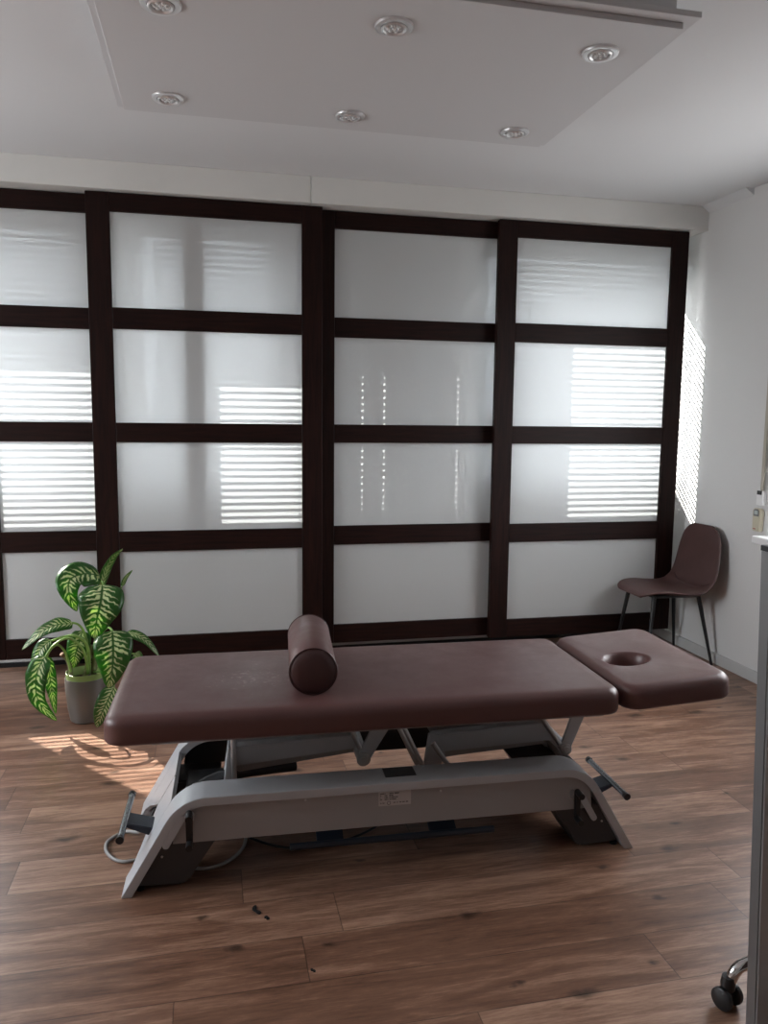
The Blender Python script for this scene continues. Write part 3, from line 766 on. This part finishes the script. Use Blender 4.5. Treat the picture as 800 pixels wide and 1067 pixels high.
# lifting linkage
yA, yB_ = 2.385, 2.425
def link(pts, name, mt, y0=yA, y1=yB_, bev=0.003): return MB().prism(pts, y0, y1, bev).build(name, M[mt], couch, smooth=True, sharp=30)
for dy in (0.0, 0.14):
    link([(0.042, 0.262), (0.042, 0.325), (0.435, 0.341), (0.437, 0.295)], 'lifting_arm', 'grey', yA+dy, yB_+dy)
    link([(0.722, 0.262), (0.690, 0.322), (1.080, 0.342), (1.112, 0.277)], 'lifting_arm', 'grey', yA+dy, yB_+dy)
link([(0.060, 0.222), (0.060, 0.258), (0.437, 0.292), (0.437, 0.262)], 'shaded_underside', 'grey_dark', 2.43, 2.50)  # darker bars under the lifting arms, their shaded underside done in colour
link([(0.735, 0.222), (0.735, 0.258), (1.100, 0.275), (1.100, 0.245)], 'shaded_underside', 'grey_dark', 2.43, 2.50)
link([(0.018, 0.200), (0.040, 0.200), (0.052, 0.330), (0.036, 0.330)], 'arm_plate', 'grey', 2.37, 2.50)
link([(0.672, 0.335), (0.694, 0.335), (0.730, 0.262), (0.716, 0.228), (0.655, 0.218)], 'arm_plate', 'grey', 2.37, 2.384)
def joint(x, z, x2, z2, r=0.021):
    mb = MB().tube([(x, yA-0.022, z), (x, yB_+0.13, z)], r, 24)
    mb.build('pivot_joint', M['grey'], couch, smooth=True)
    d = Vector((x2-x, 0, z2-z)).normalized(); nrm = Vector((-d.z, 0, d.x)); w0, w1 = r, r*1.25
    P = Vector((x, 0, z)); Q = Vector((x2, 0, z2)) + d*0.05
    poly = [(P+nrm*w0), (Q+nrm*w1), (Q-nrm*w1), (P-nrm*w0)]
    MB().prism([(p.x, p.z) for p in poly], yA-0.016, yA-0.004, 0.002).build('pivot_bracket', M['grey'], couch, smooth=True)
    T_ = Matrix.Translation((x, yA-0.024, z)) @ Matrix.Rotation(PI/2, 4, 'X')
    MB().lathe([(0, 0.004), (r*0.55, 0.004), (r*0.62, 0.001), (r*0.9, 0.001), (r*1.05, 0.0), (r*1.05, -0.006)], 28, T_).build('pivot_cap', M['steel_cap'], couch, smooth=True)
joint(0.457, 0.266, 0.500, 0.342); joint(1.145, 0.251, 1.172, 0.325, 0.018)
for a, b in (((0.050, 0.36), (0.052, 0.20)), ((0.578, 0.352), (0.640, 0.222)), ((0.592, 0.352), (0.654, 0.222)), ((0.712, 0.262), (0.750, 0.205)), ((1.072, 0.342), (1.122, 0.270)), ((0.425, 0.35), (0.445, 0.30))):
    d = (Vector((a[0]-b[0], 0, a[1]-b[1]))).normalized()
    MB().tube([(a[0]+d.x*0.05, 2.37, a[1]+d.z*0.05), (b[0], 2.37, b[1])], 0.0085, 14).build('lifting_rod', M['steel'], couch, smooth=True)
# motor and wiring block inside the left end
MB().box(-0.10, 0.02, 2.34, 2.56, 0.13, 0.185, 0.008).build('motor_housing', M['black'], couch, smooth=True)
MB().tube([(-0.085, 2.30, 0.205), (0.0, 2.42, 0.215), (0.25, 2.50, 0.20)], 0.018, 16).build('actuator', M['cover'], couch, smooth=True)
for k in range(3):
    MB().tube([(-0.09+0.02*k, 2.33, 0.19), (-0.07+0.02*k, 2.36, 0.225), (-0.03+0.02*k, 2.40, 0.20)], 0.0045, 8).build('hose', M['steel'], couch, smooth=True)

# bolster
p0 = Vector((0.287, 2.225, 0.6035)); p1 = Vector((0.322, 2.620, 0.6045)); rr = 0.0705
bol = thing('bolster', 'small brown cylindrical roll cushion lying across the treatment couch', 'bolster', (p0.x, p0.y, 0.533))
d = (p1-p0); L_ = d.length; q = d.to_track_quat('Z', 'Y').to_matrix().to_4x4(); T = Matrix.Translation(p0) @ q
MB().lathe([(rr-0.003, 0.0), (rr, 0.006), (rr+0.0006, L_/2), (rr, L_-0.006), (rr-0.003, L_)], 56, T).build('roll', M['vinyl'], bol, smooth=True)
for z0, s_ in ((0.0, -1), (L_, 1)):
    MB().lathe([(rr-0.003, z0), (rr-0.010, z0+s_*0.006), (rr*0.6, z0+s_*0.010), (0, z0+s_*0.011)], 56, T).build('end_disc', M['vinyl_end'], bol, smooth=True)
    mb = MB(); mb.tube([tuple(T @ Vector((math.cos(2*PI*k/40)*(rr-0.0005), math.sin(2*PI*k/40)*(rr-0.0005), z0))) for k in range(41)], 0.0022, 8, smoothpath=False)
    mb.build('piping', M['vinyl_end'], bol, smooth=True)

# cables on the floor
o = MB().tube([(-0.20, 2.42, 0.10), (-0.245, 2.47, 0.03), (-0.30, 2.52, 0.006), (-0.345, 2.47, 0.005), (-0.335, 2.40, 0.005), (-0.285, 2.345, 0.005), (-0.20, 2.345, 0.005), (-0.06, 2.27, 0.005), (0.02, 2.285, 0.005), (0.075, 2.36, 0.005), (0.085, 2.44, 0.02), (0.07, 2.50, 0.10)], 0.0052, 10).build('power_cable', M['cable'], couch, smooth=True)
o['label'] = 'grey power cable looping over the floor at the left foot'
o = MB().tube([(0.0, 2.50, 0.10), (0.05, 2.46, 0.02), (0.14, 2.38, 0.006), (0.25, 2.33, 0.006), (0.42, 2.36, 0.006), (0.55, 2.44, 0.02), (0.58, 2.47, 0.09)], 0.004, 8).build('control_cable', M['black'], couch, smooth=True)
o = MB().tube([(0.03, 2.54, 0.10), (0.09, 2.50, 0.03), (0.20, 2.45, 0.006), (0.34, 2.44, 0.006), (0.47, 2.50, 0.03), (0.52, 2.52, 0.09)], 0.004, 8).build('control_cable', M['black'], couch, smooth=True)
couch.rotation_euler = (0, 0, math.radians(-1.76))

# dark crumbs of dried leaf on the floor
def crumb(pts, w, label):
    t = bmesh.new(); P_ = spline([Vector(p) for p in pts], 4); L0 = []; L1 = []
    for i, p in enumerate(P_):
        d = (P_[min(i+1, len(P_)-1)]-P_[max(i-1, 0)]).normalized(); s_ = Vector((-d.y, d.x, 0)); u = i/(len(P_)-1)
        h_ = w*(0.35+0.65*math.sin(PI*u))*(1+0.3*math.sin(9*u))
        L0.append(t.verts.new(p+s_*h_)); L1.append(t.verts.new(p-s_*h_))
    for i in range(len(P_)-1): t.faces.new([L0[i], L0[i+1], L1[i+1], L1[i]])
    r_ = bmesh.ops.extrude_face_region(t, geom=t.faces[:]); bmesh.ops.translate(t, vec=(0, 0, 0.003), verts=[e for e in r_['geom'] if isinstance(e, bmesh.types.BMVert)])
    o = MB().add(t).build('leaf_crumb', M['crumb']); tag(o, label, 'leaf crumb', 'dark crumbs of dried leaf on the floor')
crumb([(0.104, 2.052, 0.0005), (0.100, 2.035, 0.001), (0.108, 2.022, 0.001), (0.116, 2.015, 0.0005)], 0.006, 'curved dark crumb on the floor in front of the couch, the largest of three')
crumb([(0.126, 1.998, 0.0005), (0.131, 1.992, 0.001), (0.135, 1.985, 0.0005)], 0.005, 'small round dark crumb on the floor just beside the large curved one')
crumb([(0.222, 1.770, 0.0005), (0.227, 1.764, 0.001), (0.232, 1.760, 0.0005)], 0.003, 'tiny dark crumb on the floor, the one nearest the camera')

# ================================================================== CHAIR
chair = thing('dining_chair', 'brown leatherette shell chair with thin black metal legs standing in the right corner', 'chair', (2.50, 3.92, 0))
P = [(2.272, .392), (2.282, .405), (2.33, .416), (2.41, .414), (2.50, .403), (2.575, .398), (2.632, .408), (2.672, .440), (2.694, .50), (2.706, .57), (2.716, .645), (2.724, .71), (2.728, .748), (2.730, .768)]
W_ = [.11, .150, .185, .205, .212, .210, .208, .206, .204, .200, .190, .168, .130, .085]
C3 = [Vector((x, w_, z)) for (x, z), w_ in zip(P, W_)]
S3 = spline(C3, 5)
t = bmesh.new(); rings = []; NS = 14
for i, c in enumerate(S3):
    dd = S3[min(i+1, len(S3)-1)] - S3[max(i-1, 0)]; dd = Vector((dd.x, 0, dd.z)).normalized()
    nrm = Vector((-dd.z, 0, dd.x))       # up / forward side of the shell
    u = i/(len(S3)-1); hw = c.y
    back = max(0, min(1, (u-0.45)/0.25)); lift = 0.018 + 0.006*back*(1-max(0, (u-0.85)/0.15)*0.5) + 0.018*math.exp(-((u-0.5)/0.12)**2)
    lift *= min(1.0, u/0.22)**0.7
    top = []; bot = []
    for k in range(NS+1):
        s_ = -1+2*k/NS
        ss = math.sin(s_*PI/2)            # denser near the edges
        y = 3.88 + ss*hw
        e = lift*abs(ss)**2.4
        th_ = 0.013*math.sqrt(max(0.0, 1-abs(ss)**6)) + 0.0
        base_ = Vector((c.x, y, c.z)) + nrm*e
        top.append(t.verts.new(base_ + nrm*th_))
        if 0 < k < NS: bot.append(t.verts.new(base_ - nrm*th_))
    rings.append(top + bot[::-1])
for A, B in zip(rings[:-1], rings[1:]):
    n = len(A)
    for k in range(n): t.faces.new([A[k], A[(k+1) % n], B[(k+1) % n], B[k]])
t.faces.new(rings[0][::-1]); t.faces.new(rings[-1])
shell = MB().add(t).build('seat_shell', M['leather'], chair, smooth=True, sharp=70)
mb = MB()
mb.tube([(2.652, 3.71, 0.468), (2.630, 3.775, 0.443), (2.622, 3.88, 0.434), (2.630, 3.985, 0.443), (2.652, 4.05, 0.468)], 0.0022, 8)
mb.build('seam', M['vinyl_end'], shell, smooth=True)
mb = MB()
for y in (3.81, 4.03): mb.tube([(2.38, y, 0.385), (2.64, y, 0.380)], 0.009, 10)
for x in (2.38, 2.64): mb.tube([(x, 3.81, 0.383), (x, 4.03, 0.383)], 0.009, 10)
mb.build('seat_frame', M['blackmetal'], chair, smooth=True)
for top_, bot_ in (((2.372, 3.80, .388), (2.315, 3.745, 0.0)), ((2.360, 4.04, .388), (2.325, 4.11, 0.0)), ((2.645, 3.80, .385), (2.712, 3.740, 0.0)), ((2.645, 4.04, .385), (2.716, 4.115, 0.0))):
    MB().tube([top_, bot_], [0.0125, 0.0075], 16).build('leg', M['blackmetal'], chair, smooth=True)

# ================================================================== PLANT
plant = thing('potted_plant', 'leafy variegated houseplant in a taupe pot on the floor before the leftmost doors', 'houseplant', (-0.552, 3.565, 0))
T = Matrix.Translation((-0.552, 3.565, 0))
MB().lathe([(0, 0.0), (0.062, 0.0), (0.070, 0.006), (0.080, 0.06), (0.087, 0.14), (0.0885, 0.196), (0.0875, 0.199), (0.084, 0.199), (0.083, 0.19), (0.080, 0.14), (0.07, 0.02), (0, 0.018)], 56, T).build('pot', M['pot'], plant, smooth=True)
MB().lathe([(0.078, 0.150), (0.0825, 0.222), (0.0805, 0.223), (0.0765, 0.150)], 56, T).build('inner_pot', M['pot_in'], plant, smooth=True)
MB().lathe([(0, 0.186), (0.03, 0.189), (0.0775, 0.184), (0.077, 0.16), (0, 0.16)], 40, T).build('soil', M['soil'], plant, smooth=True)
LEAVES = [
    ([(-0.472, 3.56, 0.597), (-0.453, 3.55, 0.667), (-0.418, 3.54, 0.731), (-0.375, 3.52, 0.772)], 0.05, (0.7, -0.7, 0.1)),
    ([(-0.394, 3.62, 0.585), (-0.376, 3.61, 0.626), (-0.345, 3.6, 0.662)], 0.022, (0.5, -0.8, 0.2)),
    ([(-0.48, 3.57, 0.647), (-0.533, 3.5, 0.671), (-0.581, 3.44, 0.66), (-0.582, 3.41, 0.609), (-0.554, 3.41, 0.53)], 0.135, (0.1, -0.8, 0.6)),
    ([(-0.452, 3.44, 0.634), (-0.452, 3.37, 0.58), (-0.468, 3.355, 0.507), (-0.484, 3.37, 0.422)], 0.19, (0.05, -1, 0.25)),
    ([(-0.587, 3.5, 0.454), (-0.643, 3.47, 0.461), (-0.709, 3.45, 0.436), (-0.781, 3.44, 0.368)], 0.075, (-0.1, -0.7, 0.75)),
    ([(-0.666, 3.44, 0.403), (-0.701, 3.42, 0.374), (-0.724, 3.41, 0.32), (-0.747, 3.42, 0.252)], 0.065, (-0.3, -0.9, 0.3)),
    ([(-0.684, 3.4, 0.346), (-0.714, 3.37, 0.275), (-0.709, 3.36, 0.171), (-0.641, 3.36, 0.079)], 0.095, (-0.2, -1, 0.1)),
    ([(-0.688, 3.46, 0.328), (-0.678, 3.45, 0.238), (-0.668, 3.44, 0.164), (-0.659, 3.44, 0.079)], 0.055, (0.3, -0.9, 0.1)),
    ([(-0.56, 3.57, 0.404), (-0.573, 3.54, 0.353), (-0.589, 3.53, 0.3), (-0.598, 3.53, 0.249)], 0.1, (0, -1, 0.1)),
    ([(-0.417, 3.42, 0.438), (-0.408, 3.36, 0.384), (-0.412, 3.345, 0.297), (-0.432, 3.36, 0.206)], 0.165, (0.1, -1, 0.25)),
    ([(-0.416, 3.42, 0.189), (-0.442, 3.39, 0.137), (-0.47, 3.385, 0.082), (-0.489, 3.4, 0.022)], 0.095, (0.1, -1, 0.15)),
    ([(-0.384, 3.54, 0.378), (-0.337, 3.52, 0.389), (-0.28, 3.5, 0.357), (-0.232, 3.49, 0.292)], 0.055, (0.2, -0.6, 0.8)),
    ([(-0.345, 3.58, 0.285), (-0.328, 3.57, 0.269), (-0.312, 3.56, 0.24)], 0.05, (0.2, -0.9, 0.3)),
]
STEMS = [
    ('cane', [(-0.521, 3.56, 0.182), (-0.51, 3.56, 0.282), (-0.499, 3.56, 0.382), (-0.488, 3.56, 0.477), (-0.48, 3.56, 0.597)], 0.013),
    ('cane2', [(-0.556, 3.55, 0.188), (-0.537, 3.55, 0.265), (-0.524, 3.56, 0.34)], 0.012),
    ('stub', [(-0.608, 3.53, 0.198), (-0.61, 3.53, 0.254), (-0.621, 3.53, 0.289), (-0.634, 3.52, 0.31)], 0.01),
    ('pet_front', [(-0.493, 3.56, 0.434), (-0.484, 3.55, 0.574), (-0.462, 3.49, 0.637), (-0.452, 3.44, 0.63)], 0.005),
    ('pet_up', [(-0.488, 3.56, 0.477), (-0.481, 3.56, 0.554), (-0.472, 3.56, 0.601)], 0.006),
    ('pet_sliver', [(-0.49, 3.57, 0.453), (-0.435, 3.6, 0.517), (-0.394, 3.62, 0.585)], 0.004),
    ('pet_arched', [(-0.489, 3.57, 0.496), (-0.479, 3.58, 0.601), (-0.48, 3.57, 0.647)], 0.005),
    ('pet_left', [(-0.53, 3.56, 0.284), (-0.546, 3.53, 0.401), (-0.565, 3.51, 0.446), (-0.59, 3.5, 0.459)], 0.006),
    ('pet_droopA', [(-0.535, 3.55, 0.221), (-0.534, 3.52, 0.344), (-0.571, 3.49, 0.401), (-0.624, 3.46, 0.408), (-0.667, 3.44, 0.399)], 0.007),
    ('pet_droopB', [(-0.537, 3.54, 0.216), (-0.548, 3.5, 0.333), (-0.597, 3.46, 0.402), (-0.652, 3.42, 0.387), (-0.684, 3.4, 0.342)], 0.006),
    ('pet_droopC', [(-0.605, 3.52, 0.236), (-0.622, 3.5, 0.329), (-0.648, 3.48, 0.37), (-0.676, 3.46, 0.352), (-0.688, 3.46, 0.323)], 0.005),
    ('pet_behind', [(-0.531, 3.56, 0.262), (-0.545, 3.57, 0.369), (-0.56, 3.57, 0.404)], 0.005),
    ('pet_rf', [(-0.519, 3.56, 0.261), (-0.482, 3.52, 0.384), (-0.441, 3.46, 0.441), (-0.417, 3.42, 0.438)], 0.006),
    ('pet_low', [(-0.515, 3.55, 0.22), (-0.468, 3.5, 0.234), (-0.431, 3.45, 0.213), (-0.416, 3.42, 0.189)], 0.005),
    ('pet_rl', [(-0.511, 3.56, 0.261), (-0.456, 3.56, 0.336), (-0.384, 3.54, 0.378)], 0.005),
    ('pet_rs', [(-0.513, 3.57, 0.222), (-0.428, 3.58, 0.276), (-0.345, 3.58, 0.285)], 0.004),
]

def leaf(pts, width, nrm):
    P = spline([Vector(p) for p in pts], 6); n = len(P); NV = 10
    N0 = Vector(nrm).normalized(); me = bmesh.new(); uvl = me.loops.layers.uv.new('UVMap'); grid = []
    for i, p in enumerate(P):
        u = i/(n-1); d = (P[min(i+1, n-1)]-P[max(i-1, 0)]).normalized()
        nn = (N0 - d*N0.dot(d)).normalized(); s_ = d.cross(nn)
        hw = width/2*(math.sin(PI*min(1, u**0.62))**0.75)*(1-0.12*u) if 0 < u < 1 else width*0.015
        row = []
        for k in range(NV+1):
            v = -1+2*k/NV
            q_ = p + s_*v*hw + nn*(0.22*hw*(abs(v)**1.1) - 0.20*hw*abs(v)**3) + nn*0.05*hw*math.sin(u*19+v*2.2)*abs(v)**2
            row.append((me.verts.new(q_), u, v*0.5+0.5))
        grid.append(row)
    for i in range(n-1):
        for k in range(NV):
            q4 = [grid[i][k], grid[i][k+1], grid[i+1][k+1], grid[i+1][k]]
            f = me.faces.new([q[0] for q in q4])
            for lp, q in zip(f.loops, q4): lp[uvl].uv = (q[1], q[2])
    off = WORLD[plant.name]
    for v in me.verts: v.co -= off
    m2 = bpy.data.meshes.new('leaf'); me.to_mesh(m2); me.free(); m2.materials.append(M['leaf'])
    for p in m2.polygons: p.use_smooth = True
    o = bpy.data.objects.new('leaf', m2); COL.objects.link(o); o.parent = plant
    md = o.modifiers.new('thickness', 'SOLIDIFY'); md.thickness = 0.0012
    return o
for pts, wd, nr in LEAVES: leaf(pts, wd, nr)
for nm, pts, r in STEMS:
    if nm.startswith('cane') or nm == 'stub':
        o = MB().tube(pts, [r, r*0.8], 12).build('cane', M['cane'], plant, smooth=True)
        if nm == 'stub':
            e = Vector(pts[-1]); d = (e-Vector(pts[-2])).normalized()
            MB().tube([tuple(e-d*0.004), tuple(e+d*0.012)], r*0.95, 12).build('cut_end', M['cane_end'], o, smooth=True)
    else:
        MB().tube(pts, [r*1.1, r*0.7], 10).build('leaf_stalk', M['stem'], plant, smooth=True)

# ================================================================== RIGHT WALL FITTINGS
belt = thing('shutter_belt', 'grey beige roller shutter belt running down the right wall into a small white winder', 'shutter belt', (XR, 3.480, 0.93))
MB().box(XR-0.014, XR-0.011, 3.453, 3.475, 1.000, 2.12).build('strap', M['strap'], belt)
mb = MB(); mb.box(XR-0.024, XR-0.002, 3.441, 3.489, 0.925, 1.000, 0.003); mb.build('winder_plate', M['pvc'], belt)
MB().box(XR-0.030, XR-0.024, 3.449, 3.479, 0.980, 1.000, 0.001).build('belt_slot', M['black'], belt)
mb = MB(); mb.box(XR-0.02, XR-0.001, 3.447, 3.483, 2.12, 2.15, 0.003); mb.build('belt_guide', M['pvc'], belt)
MB().tube([(XR-0.02, 3.435, 1.12), (XR-0.03, 3.440, 1.04), (XR-0.02, 3.455, 0.99)], 0.002, 8).build('pull_cord', M['strap'], belt, smooth=True)

rem = thing('remote_control', 'small beige remote control in a holder on the right wall above the window sill', 'remote control', (XR, 3.475, 0.80))
MB().prism_x([(3.449, 0.790), (3.506, 0.790), (3.509, 0.895), (3.500, 0.908), (3.457, 0.908), (3.447, 0.895)], XR-0.026, XR-0.001, 0.004).build('body', M['beige'], rem, smooth=True)
MB().prism_x([(3.457, 0.868), (3.498, 0.868), (3.498, 0.897), (3.489, 0.904), (3.466, 0.904), (3.457, 0.897)], XR-0.0285, XR-0.0262, 0.001).build('display_surround', M['alu_dark'], rem, smooth=True)
MB().box(XR-0.0300, XR-0.0286, 3.465, 3.490, 0.878, 0.897, 0.0005).build('display', M['lcd'], rem)
MB().box(XR-0.0275, XR-0.0262, 3.477, 3.495, 0.800, 0.805, 0.0003).build('maker_mark', M['mark'], rem)

SCRX = 0.024
# ================================================================== ROLLING SCREEN at the right edge
scr = thing('rolling_screen', 'tall aluminium framed screen on chrome castor legs at the right edge', 'screen', (1.263, 1.32, 0))
def tilted(x0, x1, d0, d1, z0, z1):
    """upright member leaning back slightly: y = 1.295 + 0.049*z + d"""
    f = lambda z: 1.296 + 0.050*z
    return MB().prism_x([(f(z0)+d0, z0), (f(z1)+d0, z1), (f(z1)+d1, z1), (f(z0)+d1, z0)], x0+SCRX, x1+SCRX, 0.0008)
Z0, Z1 = 0.055, 1.085
tilted(1.0745, 1.0770, 0.000, 0.028, Z0, Z1).build('frame_edge', M['alu_dark'], scr)
tilted(1.0772, 1.1030, -0.003, 0.028, Z0, Z1).build('frame_upright', M['alu'], scr)
tilted(1.1032, 1.1055, 0.002, 0.028, Z0, Z1).build('frame_groove', M['black'], scr)
tilted(1.1057, 1.1170, 0.000, 0.028, Z0, Z1).build('frame_bead', M['steel'], scr)
tilted(1.1172, 1.560, 0.010, 0.020, Z0+0.03, Z1-0.03).build('board', M['brown_panel'], scr)
tilted(1.5605, 1.602, -0.003, 0.028, Z0, Z1).build('frame_upright', M['alu'], scr)
tilted(1.1172, 1.560, -0.001, 0.026, Z0, Z0+0.028).build('frame_rail', M['alu'], scr)
tilted(1.1172, 1.560, -0.001, 0.026, Z1-0.028, Z1).build('frame_rail', M['alu'], scr)
for x0, x1 in ((1.0740, 1.118), (1.560, 1.603)):
    tilted(x0, x1, -0.004, 0.030, Z1+0.0005, Z1+0.012).build('end_cap', M['black'], scr)
def castor(x, y, x2, y2):
    leg = MB().tube([(x2, y2, 0.112), (x2*0.6+x*0.4, y2*0.6+y*0.4, 0.112), (x*0.82+x2*0.18, y*0.82+y2*0.18, 0.095), (x+0.004, y, 0.058)], 0.0135, 18)
    leg.build('castor_leg', M['chrome'], scr, smooth=True)
    h = MB()
    h.lathe([(0, 0.078), (0.014, 0.076), (0.017, 0.060), (0.016, 0.045), (0, 0.044)], 20, Matrix.Translation((x, y, 0)))
    h.build('castor_hood', M['black'], scr, smooth=True)
    for s_ in (-1, 1):
        mtx = Matrix.Translation((x+s_*0.018, y+s_*0.006, 0.0265)) @ Matrix.Rotation(math.radians(18), 4, 'Z') @ Matrix.Rotation(PI/2, 4, 'Y')
        MB().lathe([(0, -0.008), (0.020, -0.008), (0.0255, -0.005), (0.0262, 0), (0.0255, 0.005), (0.020, 0.008), (0, 0.008)], 32, mtx).build('castor_wheel', M['black'], scr, smooth=True)
castor(1.150, 1.455, 1.28, 1.44); castor(1.52, 1.455, 1.40, 1.44)
castor(1.150, 1.16, 1.28, 1.20); castor(1.52, 1.16, 1.40, 1.20)
MB().tube([(1.34, 1.16, 0.112), (1.34, 1.455, 0.112)], 0.014, 16).build('foot_tube', M['chrome'], scr, smooth=True)
MB().tube([(1.265, 1.44, 0.112), (1.415, 1.44, 0.112)], 0.014, 16).build('foot_tube', M['chrome'], scr, smooth=True)
MB().tube([(1.265, 1.20, 0.112), (1.415, 1.20, 0.112)], 0.014, 16).build('foot_tube', M['chrome'], scr, smooth=True)
MB().tube([(1.34, 1.345, 0.112), (1.34, 1.345, 0.60)], 0.012, 16).build('support_post', M['chrome'], scr, smooth=True)
